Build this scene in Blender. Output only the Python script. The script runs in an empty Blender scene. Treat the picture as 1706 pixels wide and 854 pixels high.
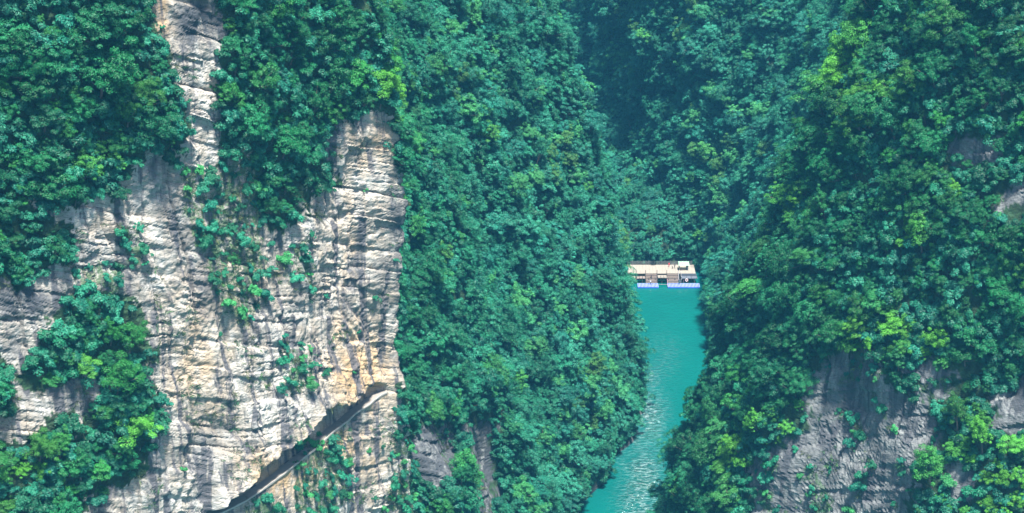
import bpy, bmesh, math, random
import numpy as np
from mathutils import Vector, Matrix, Euler
from mathutils.bvhtree import BVHTree

R = math.radians
random.seed(7)
rng = np.random.default_rng(7)
scene = bpy.context.scene
COL = scene.collection

# ------------------------------------------------------------------ camera
CAM_H, PITCH, FOV = 288.0, 21.0, 25.0
cam_d = bpy.data.cameras.new('camera')
cam = bpy.data.objects.new('camera', cam_d)
COL.objects.link(cam)
cam.location = (0, 0, CAM_H)
cam.rotation_euler = (R(90 - PITCH), 0, 0)
cam_d.sensor_fit = 'HORIZONTAL'
cam_d.angle = R(FOV)
cam_d.clip_start, cam_d.clip_end = 1.0, 5000.0
scene.camera = cam

# ------------------------------------------------------------------ sky, sun, exposure
SUN_EL, SUN_AZ = 70.0, 155.0          # azimuth clockwise from +Y (high, behind the camera to the right)
world = bpy.data.worlds.new('World')
scene.world = world
world.use_nodes = True
wn = world.node_tree
wn.nodes.clear()
sky = wn.nodes.new('ShaderNodeTexSky')
sky.sky_type = 'NISHITA'
sky.sun_disc = False
sky.sun_elevation = R(SUN_EL)
sky.sun_rotation = R(SUN_AZ)
sky.air_density = 1.0
sky.dust_density = 1.5
bg = wn.nodes.new('ShaderNodeBackground')
bg.inputs['Strength'].default_value = 0.072
wo = wn.nodes.new('ShaderNodeOutputWorld')
wn.links.new(sky.outputs[0], bg.inputs['Color'])
wn.links.new(bg.outputs[0], wo.inputs['Surface'])

sun_d = bpy.data.lights.new('sun', 'SUN')
sun_d.energy = 4.3
sun_d.angle = R(8)
sun_d.color = (1.0, 0.95, 0.86)
sun = bpy.data.objects.new('sun', sun_d)
COL.objects.link(sun)
sv = Vector((math.sin(R(SUN_AZ)) * math.cos(R(SUN_EL)), math.cos(R(SUN_AZ)) * math.cos(R(SUN_EL)), math.sin(R(SUN_EL))))
sun.rotation_euler = sv.to_track_quat('Z', 'Y').to_euler()
sun.location = (0, 0, 600)

vs = scene.view_settings
vs.view_transform = 'Standard'
vs.look = 'None'
vs.gamma = 1.0
vs.use_curve_mapping = False
vs.exposure = 1.8
scene.cycles.use_denoising = True
scene.cycles.denoising_prefilter = 'ACCURATE'
scene.cycles.max_bounces = 6
scene.cycles.diffuse_bounces = 3
scene.cycles.glossy_bounces = 2
scene.cycles.transmission_bounces = 3
scene.cycles.volume_bounces = 1
scene.cycles.transparent_max_bounces = 4
scene.cycles.caustics_reflective = False
scene.cycles.caustics_refractive = False

# ------------------------------------------------------------------ measuring helpers
FPX = 853.0 / math.tan(R(FOV / 2))
CP, SP = math.cos(R(PITCH)), math.sin(R(PITCH))


def proj(P):
    """photo pixel (1706 wide) and depth of world points"""
    P = np.asarray(P, float)
    x, y, z = P[..., 0], P[..., 1], P[..., 2] - CAM_H
    d = y * CP - z * SP
    up = y * SP + z * CP
    return 853 + FPX * x / d, 427 - FPX * up / d, d


def ray(u, v):
    a, b = (u - 853) / FPX, -(v - 427) / FPX
    return Vector((a, CP + b * SP, -SP + b * CP)).normalized()


# gradient noise
_perm = np.random.default_rng(3).permutation(256).astype(np.int32)
_perm = np.concatenate([_perm, _perm, _perm])
_g = np.random.default_rng(4).normal(size=(256, 3))
_g /= np.linalg.norm(_g, axis=1)[:, None]


def pn(x, y, z):
    x, y, z = np.broadcast_arrays(x, y, z)
    xi, yi, zi = np.floor(x), np.floor(y), np.floor(z)
    fx, fy, fz = x - xi, y - yi, z - zi
    xi, yi, zi = (xi.astype(np.int64) & 255), (yi.astype(np.int64) & 255), (zi.astype(np.int64) & 255)
    u = fx * fx * fx * (fx * (fx * 6 - 15) + 10)
    v = fy * fy * fy * (fy * (fy * 6 - 15) + 10)
    w = fz * fz * fz * (fz * (fz * 6 - 15) + 10)
    out = 0.0
    for i in (0, 1):
        for j in (0, 1):
            for k in (0, 1):
                h = _perm[_perm[_perm[(xi + i) & 255] + ((yi + j) & 255)] + ((zi + k) & 255)]
                g = _g[h & 255]
                d = g[..., 0] * (fx - i) + g[..., 1] * (fy - j) + g[..., 2] * (fz - k)
                out = out + d * (u if i else 1 - u) * (v if j else 1 - v) * (w if k else 1 - w)
    return out * 1.6


def fbm(x, y, z, o=4):
    a, s, t = 1.0, 0.0, 0.0
    for i in range(o):
        s = s + a * pn(x + 17.3 * i, y + 5.1 * i, z + 9.7 * i)
        t += a
        a *= 0.5
        x, y, z = x * 2.03, y * 2.03, z * 2.03
    return s / t


def sstep(a, b, x):
    t = np.clip((x - a) / (b - a), 0, 1)
    return t * t * (3 - 2 * t)


def inpoly(u, v, poly):
    r = np.zeros(u.shape, bool)
    n = len(poly)
    for i in range(n):
        x1, y1 = poly[i]
        x2, y2 = poly[(i + 1) % n]
        c = (y1 > v) != (y2 > v)
        if y1 != y2:
            r ^= c & (u < (x2 - x1) * (v - y1) / (y2 - y1) + x1)
    return r


# ------------------------------------------------------------------ gorge walls as contour lofts
# stations: x, y of the 92 m contour, widening towards the river below it and away from it above it (metres per metre)
LEFT = [(-300, 215, .2, .3), (-165, 292, .2, .25), (-87, 345, .12, .14), (-53, 381, .10, .07), (-40, 405, .08, .05),
        (-28, 430, .03, .05), (-22, 438, .02, .10), (-34, 456, .2, .25), (-24, 485, .25, .25), (-16, 520, .25, .25),
        (-9, 557, .25, .25), (8.5, 600, .25, .25), (17, 640, .25, .25), (12, 688, .25, .25), (5, 716, .25, .25),
        (-5, 736, .24, .22), (-28, 758, .25, .28), (-130, 782, .25, .3), (-300, 800, .25, .3)]
RIGHT = [(360, 330, .25, .3), (205, 372, .25, .3), (142, 388, .25, .3), (105, 410, .26, .3), (66, 450, .28, .3), (57, 482, .3, .32),
         (64, 515, .32, .36), (83, 557, .36, .40), (91, 600, .38, .42), (97, 650, .37, .42), (97, 705, .36, .40),
         (90, 738, .28, .28), (60, 768, .13, .10), (46, 812, .10, .08), (36, 860, .12, .10), (8, 905, .2, .15), (-60, 935, .3, .3), (-320, 965, .3, .4)]


class Wall:
    def __init__(self, st, side, seed):
        st = np.array(st, float)
        self.side, self.seed = side, seed
        # catmull-rom, densely sampled, re-measured by arc length
        p = np.vstack([2 * st[0] - st[1], st, 2 * st[-1] - st[-2]])
        out = []
        for i in range(1, len(p) - 2):
            t = np.linspace(0, 1, 60, endpoint=False)[:, None]
            a, b, c, d = p[i - 1], p[i], p[i + 1], p[i + 2]
            out.append(0.5 * (2 * b + (c - a) * t + (2 * a - 5 * b + 4 * c - d) * t ** 2 + (3 * b - a - 3 * c + d) * t ** 3))
        q = np.vstack(out)
        s = np.concatenate([[0], np.cumsum(np.hypot(*np.diff(q[:, :2], axis=0).T))])
        self.S = s[-1]
        self.s, self.q = s, q
        # smoothed normals towards the river
        ss = np.linspace(0, self.S, 800)
        xy = np.stack([np.interp(ss, s, q[:, 0]), np.interp(ss, s, q[:, 1])], 1)
        tg = np.gradient(xy, axis=0)
        ker = np.hanning(41); ker /= ker.sum()
        tg = np.stack([np.convolve(np.pad(tg[:, i], 20, 'edge'), ker, 'valid') for i in (0, 1)], 1)
        n = np.stack([tg[:, 1], -tg[:, 0]], 1)
        n /= np.linalg.norm(n, axis=1)[:, None]
        self.ns, self.nn = ss, n * side

    def at(self, s, z):
        """undisplaced position and river-ward normal"""
        f = [np.interp(s, self.s, self.q[:, i]) for i in range(4)]
        nx, ny = np.interp(s, self.ns, self.nn[:, 0]), np.interp(s, self.ns, self.nn[:, 1])
        g = np.where(z < 92, (92 - z) * f[2], -(z - 92) * f[3])
        g = g - np.maximum(z - 255, 0) * 2.0              # rounding over to the plateau
        return np.stack([f[0] + nx * g, f[1] + ny * g, z + 0 * s], -1), np.stack([nx, ny], -1)

    def near(self, x, y):
        return self.s[np.argmin((self.q[:, 0] - x) ** 2 + (self.q[:, 1] - y) ** 2)]


WL, WR = Wall(LEFT, 1, 11), Wall(RIGHT, -1, 47)
S_C0, S_C1 = WL.near(-104, 333), WL.near(-33, 455)        # the bare cliff on the left wall
S_FAR = WR.near(74, 752)
S_R1 = WR.near(60, 535)                                   # rocky spur on the right wall

S_BUT = WL.near(-38, 410)
# ---- the ledge path cut into the left cliff (level, 92 m above the river)
ZP = 92.0


def s_on_path(u, v):
    d = ray(u, v)
    t = (ZP - CAM_H) / d.z
    return WL.near(d.x * t, d.y * t)


PATH = [(352, 862, 0.2), (370, 852, 1.6), (390, 840, 2.6), (410, 815, 4.0), (430, 790, 4.4), (455, 766, 4.6), (480, 749, 5.4),
        (500, 738, 5.8), (525, 724, 6.2), (545, 713, 4.4), (560, 706, 3.6), (590, 696, 3.2), (615, 688, 3.0), (632, 677, 2.6), (643, 664, 1.8), (652, 652, .2)]
PS = np.array([s_on_path(u, v) for u, v, h in PATH])
PH = np.array([h for u, v, h in PATH])
o_ = np.argsort(PS); PS, PH = PS[o_], PH[o_]
S_P0, S_P1 = PS[0], PS[-1]

# ---- where the photograph shows bare rock (photo pixels; only read on the wall they lie on)
def c2(l, ox, oy, k=1.986):
    return [(ox + x / k, oy + y / k) for x, y in l]

ROCK_L = [
    [(238, -60), (372, -60), (370, 60), (362, 130), (362, 200), (372, 235), (372, 300), (392, 236), (418, 250), (428, 305), (437, 352), (462, 375), (500, 364),
     (502, 325), (540, 320), (570, 298), (556, 272), (545, 246), (560, 208), (612, 192), (656, 188), (660, 285), (690, 292), (700, 560),
     (716, 575), (712, 632), (660, 640), (660, 690), (684, 724), (690, 766), (698, 960), (-200, 960), (-200, 470), (40, 470), (118, 430), (120, 372),
     (60, 352), (60, 338), (120, 338), (195, 322), (205, 300), (238, 252), (262, 255), (300, 290), (310, 262), (304, 235), (318, 215), (302, 150), (290, 100), (262, 55)],
]
VEG_L = [   # growth on that rock
    c2([(150, 250), (250, 120), (340, 120), (460, 190), (500, 290), (540, 340), (480, 390), (450, 420), (330, 420), (260, 400), (150, 460), (70, 390), (100, 310)], 0, 424),
    c2([(340, 450), (470, 400), (550, 460), (555, 540), (500, 640), (480, 720), (400, 770), (300, 830), (250, 760), (260, 600), (300, 520)], 0, 424),
    c2([(-200, 610), (100, 640), (150, 530), (240, 520), (260, 600), (250, 760), (290, 1000), (-200, 1000)], 0, 424),
    c2([(-60, 350), (40, 360), (60, 430), (50, 510), (-60, 520)], 0, 424),
]
SPARSE_L = [  # thin scrub
    [(312, 288), (362, 282), (382, 330), (440, 430), (444, 500), (412, 545), (380, 520), (345, 440), (318, 400)],
    [(375, 235), (425, 250), (440, 400), (400, 420), (372, 330)],
    [(505, 742), (552, 734), (578, 775), (560, 860), (490, 860), (500, 790)],
    [(420, 838), (450, 825), (470, 865), (405, 870)],
    [(470, 580), (512, 585), (512, 645), (474, 650)],
    [(200, 375), (235, 380), (240, 440), (205, 445)],
    [(484, 396), (518, 396), (512, 460), (480, 465)],
    [(100, 440), (190, 440), (200, 500), (150, 490)],
    [(660, 700), (690, 700), (700, 860), (650, 860)],
]
ROCK_L2 = [  # rocks low down past the corner
    c2([(170, 440), (330, 430), (345, 545), (340, 700), (160, 730), (140, 560)], 640, 550, 2.808),
    c2([(385, 280), (420, 420), (520, 410), (505, 560), (520, 700), (520, 900), (440, 900), (430, 640), (390, 520)], 640, 550, 2.808),
]
ROCK_R = [
    c2([(185, 320), (340, 320), (395, 420), (445, 445), (490, 470), (570, 560), (560, 650), (490, 700), (490, 1000), (-60, 1000), (-60, 690), (80, 620), (135, 550), (125, 460)], 1276, 424),
    c2([(590, 690), (710, 690), (680, 830), (600, 800)], 1276, 424),
    c2([(765, 450), (1000, 420), (1000, 580), (730, 590), (755, 500)], 1276, 424),
    c2([(440, 370), (600, 345), (640, 400), (600, 480), (500, 430)], 1276, 424),
    c2([(590, 440), (770, 455), (770, 530), (690, 590), (610, 545)], 1276, 0),
    c2([(790, 590), (900, 570), (900, 680), (780, 690), (730, 740), (740, 690)], 1276, 0),
]


def masks(wall, s, P):
    """rock 0..1 (1 = bare) and scrub 0/1"""
    u, v, d = proj(P)
    ju = u + 22 * pn(P[..., 0] / 5, P[..., 1] / 5, P[..., 2] / 5) + 14 * pn(P[..., 0] / 1.7, P[..., 1] / 1.7, P[..., 2] / 1.7) + 8 * pn(P[..., 0] / .7, P[..., 1] / .7, P[..., 2] / .7)
    jv = v + 22 * pn(P[..., 0] / 5 + 40, P[..., 1] / 5, P[..., 2] / 5) + 14 * pn(P[..., 0] / 1.7, P[..., 1] / 1.7 + 9, P[..., 2] / 1.7) + 8 * pn(P[..., 0] / .7, P[..., 1] / .7 + 9, P[..., 2] / .7)
    rock = P[..., 2] < 1.3 + .9 * pn(P[..., 0] / 4, P[..., 1] / 4, 2.2)
    scrub = np.zeros(u.shape, bool)
    if wall is WL:
        c = s < S_C1
        for p in ROCK_L: rock |= inpoly(ju, jv, p) & c
        for p in VEG_L: rock &= ~(inpoly(ju, jv, p) & c)
        for p in SPARSE_L: scrub |= inpoly(ju, jv, p) & c & rock
        for p in ROCK_L2: rock |= inpoly(ju, jv, p) & (s >= S_C1) & (P[..., 1] < 640)
    else:
        for p in ROCK_R: rock |= inpoly(ju, jv, p) & (s < S_R1)
        scrub |= rock & (fbm(P[..., 0] / 7, P[..., 1] / 7, P[..., 2] / 7, 2) > .24)
    return rock, scrub


def hash2(a, b):
    h = np.sin(a * 127.1 + b * 311.7) * 43758.5453
    return h - np.floor(h)


def strata(zz, s, th, k0, lat):
    """bedded, jointed blocks: each bed breaks into blocks that stand out unevenly; open cracks along some beds"""
    q = zz / th + 0.45 * pn(zz / th * 0.37 + k0, s / 60, k0)
    k = np.floor(q)
    f = q - k

    def bed(kk):
        c = s / (lat * (.6 + .9 * hash2(kk, k0))) + 9.7 * hash2(kk, k0 + 2) + .35 * pn(s / lat * 1.7, zz / th * .8, k0)
        ci = np.floor(c); cf = c - ci
        a = hash2(ci + .5, kk + k0); b = hash2(ci + 1.5, kk + k0)
        return (a + (b - a) * sstep(.88, 1.0, cf)) * 2 - 1
    a, b = bed(k), bed(k + 1)
    g = a + (b - a) * sstep(0.88, 1.0, f)
    fb = np.minimum(f, 1 - f) * th
    gate = sstep(-.02, .28, pn(s / (lat * 1.6), k * 5.13 + k0, k0 + 1.1))
    return g * .5 - gate * np.exp(-(fb / (.09 * th + .06) * (1 if th < 4 else .5)) ** 2) * (.8 if th < 4 else .5)


def displace(wall, s, z):
    P, n = wall.at(s, z)
    sd = wall.seed
    x, y = P[..., 0], P[..., 1]
    cl = sstep(S_C0 - 40, S_C0, s) * (1 - sstep(S_C1 - 12, S_C1 + 12, s)) if wall is WL else (1 - sstep(S_R1 - 40, S_R1, s)) * 0.55
    # folds of the hillside
    fold = 6.5 * fbm(s / 46 + sd, z / 95, sd + .2, 2) + 3.8 * pn(s / 16 + sd, z / 80, 2.2) + 3.2 * pn(s / 13, z / 15, sd + 1.7)
    fold = fold * (1 - 0.72 * (cl if wall is WL else cl * 0.6))
    if wall is WR:      # steep ribs and gullies of the far wall
        far = sstep(S_FAR, S_FAR + 40, s)
        bank = sstep(S_FAR - 3, S_FAR + 22, s)
        fold = fold * (1 - .35 * sstep(S_R1 - 30, S_R1 + 20, s) * (1 - far))
        fold = fold + far * (7 * pn(s / 17, z / 70 + .012 * s, 5.5) + 4 * pn(s / 9 + z / 30, z / 26, 8.1)) + bank * 27 * (1 - sstep(2, 24, z))
    # rock relief: beds dipping away, joints, flutes
    zz = z + 0.38 * s + 1.6 * pn(s / 30, z / 30, sd + 3.3)
    m = 0.55 + 0.9 * np.clip(0.5 + 1.2 * fbm(x / 22, y / 22, z / 22 + sd, 2), 0, 1)
    s_ = s + 1.6 * pn(x / 3.5, y / 3.5, z / 2.6 + 3)
    m2 = np.clip(0.35 + 1.6 * fbm(x / 13 + 7, y / 13, z / 11 + sd, 2), 0.05, 1)
    m3 = np.clip(0.4 + 1.6 * fbm(x / 9 + 3, y / 9, z / 8 + sd, 2), 0.08, 1)
    rel = m * 1.1 * strata(zz + .6 * pn(x / 9, y / 9, z / 9), s_, 5.2, 3.1 + sd, 8) + m2 * 0.85 * strata(zz + .4 * pn(x / 4, y / 4, z / 4), s_, 1.9, 8.3, 3.6) + m3 * 0.55 * strata(zz + .25 * pn(x / 2, y / 2, z / 2), s_, .85, 5.9, 2.0)
    wv = np.where(s < S_BUT, 1.0, .4) if wall is WL else .6
    rel = rel * (.95 - .2 * (wv > .8) * (1 if wall is WL else 0)) + wv * (1.25 * strata(s + 2.2 * pn(x / 12, y / 12, z / 20), z, 8.5, 2.7, 42) + .6 * m2 * strata(s + 1.0 * pn(x / 5, y / 5, z / 9), z, 3.1, 6.3, 13))
    fl = 1 - np.abs(fbm(s / 5.5 + 2 * pn(s / 12, z / 14, 4), z / 34, sd + 6.1, 3)) * 2
    rel = rel + .55 * (fl - 0.6)
    rel = rel + .7 * fbm(x / 7, y / 7, z / 6, 3) + 0.3 * fbm(x / 1.8, y / 1.8, z / .9, 3)
    low = np.exp(-((s - S_C1 - 22) / 22) ** 2) * (1 - sstep(70, 90, z)) if wall is WL else 0
    g = fold + rel * np.minimum(1.25, 0.35 + 0.65 * cl + 1.0 * low)
    if wall is WL:
        # the notch of the path and the bulging face below it
        on = sstep(S_P0 - 1, S_P0 + 1.5, s) * (1 - sstep(S_P1 - 1.5, S_P1 + .6, s))
        h = (np.interp(s, PS, PH) + 1.1) * (1 + 0.10 * pn(s / 2.3, 1.5, 3.3))
        below = np.where(z < ZP, np.exp(-(ZP - z) / 22), 0) * on
        calm = np.where(z < ZP, np.exp(-(ZP - z) / 16), 0) * on * .6
        g = g * (1 - calm) + 0.9 * below
        rec = (z > ZP + .01) * (1 - sstep(h - 0.9, h + 0.5, z - ZP)) * on
        g = g * (1 - 0.8 * rec) - 1.3 * rec
        over = np.where(z > ZP + h, np.exp(-((z - ZP - h) / 11.0)), sstep(h - .5, h, z - ZP)) * on
        g = g + 3.6 * over * (1 - .75 * sstep(S_P1 - 14, S_P1 - 4, s))
        # the corner buttress leans out, a niche beyond it
        sc = WL.near(-24, 435)
        g = g + 4.6 * np.exp(-((s - sc) / 8) ** 2) * np.exp(-((z - 140) / 24) ** 2) - 2.0 * np.exp(-((s - sc) / 8) ** 2) * np.exp(-((z - 99) / 9) ** 2)
        # low ledge past the corner
        g = g + 7.0 * np.exp(-((s - S_C1 - 16) / 14) ** 2) * (1 - sstep(50, 74, z))
    g = g * sstep(-1, 3, 270 - z)
    P = P.copy()
    P[..., 0] += n[..., 0] * g
    P[..., 1] += n[..., 1] * g
    P[..., 2] += 0.12 * rel * cl * (np.abs(z - ZP) > .6)
    return P, n, cl


# stains of the rock: photo position, half sizes, warm / dark / pale amount
STAIN = [(600, 620, 60, 70, 1.0, 0), (590, 560, 40, 40, .7, 0), (470, 790, 70, 40, .9, 0), (560, 740, 60, 30, .9, 0), (620, 760, 40, 60, .45, 0),
         (268, 20, 18, 60, .9, 0), (400, 480, 70, 60, .35, 0), (330, 600, 60, 120, .4, 0), (620, 240, 30, 40, .55, 0), (440, 300, 40, 60, .2, .2), (600, 420, 60, 90, .3, 0),
         (325, 35, 38, 52, 0, 1.0), (40, 500, 70, 45, 0, .85), (25, 580, 40, 40, 0, .5), (300, 380, 26, 90, 0, .5), (120, 660, 90, 30, 0, .35),
         (640, 440, 22, 100, 0, .45), (690, 600, 26, 40, 0, .8), (340, 740, 60, 50, 0, .35), (130, 420, 60, 30, 0, .4), (420, 420, 50, 120, 0, .35), (255, 270, 14, 60, 0, .7), (600, 400, 12, 60, 0, .5), (665, 380, 22, 110, 0, .7), (345, 470, 30, 60, 0, .6), (215, 420, 22, 60, 0, .6), (200, 620, 60, 30, 0, .5), (400, 350, 40, 80, 0, .7), (500, 470, 24, 60, 0, .35)]


def make_grid(name, wall, sv_, zv_):
    s, z = np.meshgrid(sv_, zv_)
    P, n, cl = displace(wall, s, z)
    rock, scrub = masks(wall, s, P)
    u, v, d = proj(P)
    warm = np.zeros(s.shape); dark = np.zeros(s.shape)
    if wall is WL:
        for a, b, ra, rb, w, k in STAIN:
            e = np.exp(-((u - a) / ra) ** 2 - ((v - b) / rb) ** 2) * (s < S_C1 + 10)
            warm = np.maximum(warm, w * e); dark = np.maximum(dark, 1.35 * k * e)
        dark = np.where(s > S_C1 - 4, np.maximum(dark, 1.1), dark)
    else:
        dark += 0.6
    ny_, nx_ = s.shape
    me = bpy.data.meshes.new(name)
    idx = np.arange(nx_ * ny_).reshape(ny_, nx_)
    if wall.side > 0:
        q = np.stack([idx[:-1, :-1], idx[:-1, 1:], idx[1:, 1:], idx[1:, :-1]], -1).reshape(-1, 4)
    else:
        q = np.stack([idx[:-1, :-1], idx[1:, :-1], idx[1:, 1:], idx[:-1, 1:]], -1).reshape(-1, 4)
    quick_mesh(me, P.reshape(-1, 3), q)
    bedz = z + 0.38 * s + 1.6 * pn(s / 30, z / 30, wall.seed + 3.3)
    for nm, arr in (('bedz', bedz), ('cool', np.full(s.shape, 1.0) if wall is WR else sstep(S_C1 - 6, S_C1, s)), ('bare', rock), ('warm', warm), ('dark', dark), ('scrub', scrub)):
        at = me.attributes.new(nm, 'FLOAT', 'POINT')
        at.data.foreach_set('value', arr.astype(np.float32).ravel())
    o = bpy.data.objects.new(name, me)
    COL.objects.link(o)
    o['kind'] = 'structure'
    return o, P, rock, scrub, s


def quick_mesh(me, V, Q, smooth=False):
    V = np.asarray(V, np.float32)
    Q = np.asarray(Q, np.int32)
    k = Q.shape[1]
    me.vertices.add(len(V))
    me.vertices.foreach_set('co', V.ravel())
    me.loops.add(Q.size)
    me.loops.foreach_set('vertex_index', Q.ravel())
    me.polygons.add(len(Q))
    me.polygons.foreach_set('loop_start', np.arange(len(Q), dtype=np.int32) * k)
    me.update(calc_edges=True)
    me.polygons.foreach_set('use_smooth', np.full(len(Q), smooth))
    return me


# ------------------------------------------------------------------ materials
def mat(name):
    m = bpy.data.materials.new(name)
    m.use_nodes = True
    nt = m.node_tree
    b = nt.nodes['Principled BSDF']
    return m, nt, b


def N(nt, t, **kw):
    n = nt.nodes.new(t)
    for k, v in kw.items():
        setattr(n, k, v)
    return n


def simple(name, col, rough=.7, metal=0, var=.12, scale=3.0):
    m, nt, b = mat(name)
    tc = N(nt, 'ShaderNodeTexCoord')
    no = N(nt, 'ShaderNodeTexNoise')
    no.inputs['Scale'].default_value = scale
    no.inputs['Detail'].default_value = 5
    mx = N(nt, 'ShaderNodeMix', data_type='RGBA')
    mx.inputs['A'].default_value = (*[c * (1 - var) for c in col], 1)
    mx.inputs['B'].default_value = (*[min(1, c * (1 + var)) for c in col], 1)
    nt.links.new(tc.outputs['Object'], no.inputs['Vector'])
    nt.links.new(no.outputs['Fac'], mx.inputs['Factor'])
    nt.links.new(mx.outputs['Result'], b.inputs['Base Color'])
    b.inputs['Roughness'].default_value = rough
    b.inputs['Metallic'].default_value = metal
    return m


def rock_material():
    m, nt, b = mat('limestone')
    L = nt.links.new
    tc = N(nt, 'ShaderNodeTexCoord')

    def noise(scale, sc=(1, 1, 1), detail=5, rough=.6, dist=0.0, loc=(0, 0, 0)):
        mp = N(nt, 'ShaderNodeMapping')
        mp.inputs['Scale'].default_value = sc
        mp.inputs['Location'].default_value = loc
        L(tc.outputs['Object'], mp.inputs['Vector'])
        n = N(nt, 'ShaderNodeTexNoise')
        n.inputs['Scale'].default_value = scale
        n.inputs['Detail'].default_value = detail
        n.inputs['Roughness'].default_value = rough
        n.inputs['Distortion'].default_value = dist
        L(mp.outputs[0], n.inputs['Vector'])
        return n.outputs['Fac']

    sep = N(nt, 'ShaderNodeSeparateXYZ'); L(tc.outputs['Object'], sep.inputs[0])
    ba = N(nt, 'ShaderNodeAttribute'); ba.attribute_name = 'bedz'
    cmb = N(nt, 'ShaderNodeCombineXYZ')
    L(sep.outputs[0], cmb.inputs[0]); L(sep.outputs[1], cmb.inputs[1]); L(ba.outputs['Fac'], cmb.inputs[2])

    def bednoise(scale, sc, detail=5, rough=.6, dist=0.0):
        mp = N(nt, 'ShaderNodeMapping'); mp.inputs['Scale'].default_value = sc
        L(cmb.outputs[0], mp.inputs['Vector'])
        n = N(nt, 'ShaderNodeTexNoise')
        n.inputs['Scale'].default_value = scale; n.inputs['Detail'].default_value = detail
        n.inputs['Roughness'].default_value = rough; n.inputs['Distortion'].default_value = dist
        L(mp.outputs[0], n.inputs['Vector'])
        return n.outputs['Fac']

    def ramp(src, a, b_):
        r = N(nt, 'ShaderNodeMapRange', interpolation_type='SMOOTHSTEP')
        r.inputs['From Min'].default_value = a
        r.inputs['From Max'].default_value = b_
        L(src, r.inputs['Value'])
        return r.outputs['Result']

    def mix(f, a, b_):
        x = N(nt, 'ShaderNodeMix', data_type='RGBA')
        for s_, val in (('A', a), ('B', b_)):
            if isinstance(val, tuple): x.inputs[s_].default_value = (*val, 1)
            else: L(val, x.inputs[s_])
        if isinstance(f, float): x.inputs['Factor'].default_value = f
        else: L(f, x.inputs['Factor'])
        return x.outputs['Result']

    def mth(op, a, b_):
        x = N(nt, 'ShaderNodeMath', operation=op)
        x.use_clamp = op in ('ADD', 'SUBTRACT')
        for i, val in enumerate((a, b_)):
            if isinstance(val, (int, float)): x.inputs[i].default_value = val
            else: L(val, x.inputs[i])
        return x.outputs[0]

    def attr(nm):
        a = N(nt, 'ShaderNodeAttribute')
        a.attribute_name = nm
        return a.outputs['Fac']

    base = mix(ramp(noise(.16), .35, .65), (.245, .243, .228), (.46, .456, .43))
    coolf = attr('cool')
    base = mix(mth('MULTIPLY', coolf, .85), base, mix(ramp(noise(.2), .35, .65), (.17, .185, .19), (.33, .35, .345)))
    # buff weathering
    warmf = mth('MULTIPLY', ramp(noise(.35, (1, 1, .6), 6, .65), .38, .60), .55)
    warmf = mth('MULTIPLY', warmf, mth('SUBTRACT', 1.0, coolf))
    warmf = mth('ADD', mth('MULTIPLY', warmf, .45), mth('MULTIPLY', attr('warm'), mth('ADD', ramp(noise(.3, (1, 1, 1.4)), .3, .6), .25)))
    base = mix(warmf, base, (.43, .30, .17))
    # grey water streaks running down
    st = ramp(noise(.30, (1, 1, .09), 6, .62, .5), .49, .60)
    base = mix(mth('MULTIPLY', st, .92), base, (.075, .078, .092))
    # lichen-dark patches
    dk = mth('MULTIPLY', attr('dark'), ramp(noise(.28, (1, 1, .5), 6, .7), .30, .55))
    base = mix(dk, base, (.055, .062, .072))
    # thin dark beds and specks
    bed = ramp(bednoise(1.0, (.30, .30, 2.6), 6, .75, .5), .55, .64)
    base = mix(mth('MULTIPLY', bed, .6), base, (.07, .07, .08))
    bed2 = ramp(bednoise(2.3, (.32, .32, 2.4), 5, .7, .8), .56, .63)
    base = mix(mth('MULTIPLY', bed2, .8), base, (.045, .045, .058))
    sp = ramp(noise(1.7, (1, 1, 1), 5, .7), .60, .70)
    base = mix(mth('MULTIPLY', sp, .6), base, (.06, .07, .065))
    # grass and moss film in scrubby places, humus under the forest
    gr = mth('MULTIPLY', attr('scrub'), ramp(noise(.8, (1, 1, .7), 5, .7), .42, .56))
    base = mix(mth('MULTIPLY', gr, .8), base, (.05, .11, .045))
    hum = mix(ramp(noise(.7), .35, .65), (.018, .035, .018), (.03, .075, .035))
    nb = N(nt, 'ShaderNodeMath', operation='SUBTRACT')
    nb.inputs[0].default_value = 1.0
    L(attr('bare'), nb.inputs[1])
    base = mix(nb.outputs[0], base, hum)
    L(base, b.inputs['Base Color'])
    b.inputs['Roughness'].default_value = .9
    b.inputs['Specular IOR Level'].default_value = .25
    bp = N(nt, 'ShaderNodeBump')
    bp.inputs['Strength'].default_value = .8
    bp.inputs['Distance'].default_value = .6
    hb = mth('ADD', mth('MULTIPLY', bednoise(.9, (.5, .5, 2.6), 8, .72, .4), .6), mth('MULTIPLY', noise(2.6, (1, 1, 1), 6, .7), .4))
    L(hb, bp.inputs['Height'])
    L(bp.outputs[0], b.inputs['Normal'])
    return m


ROCK = rock_material()


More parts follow.
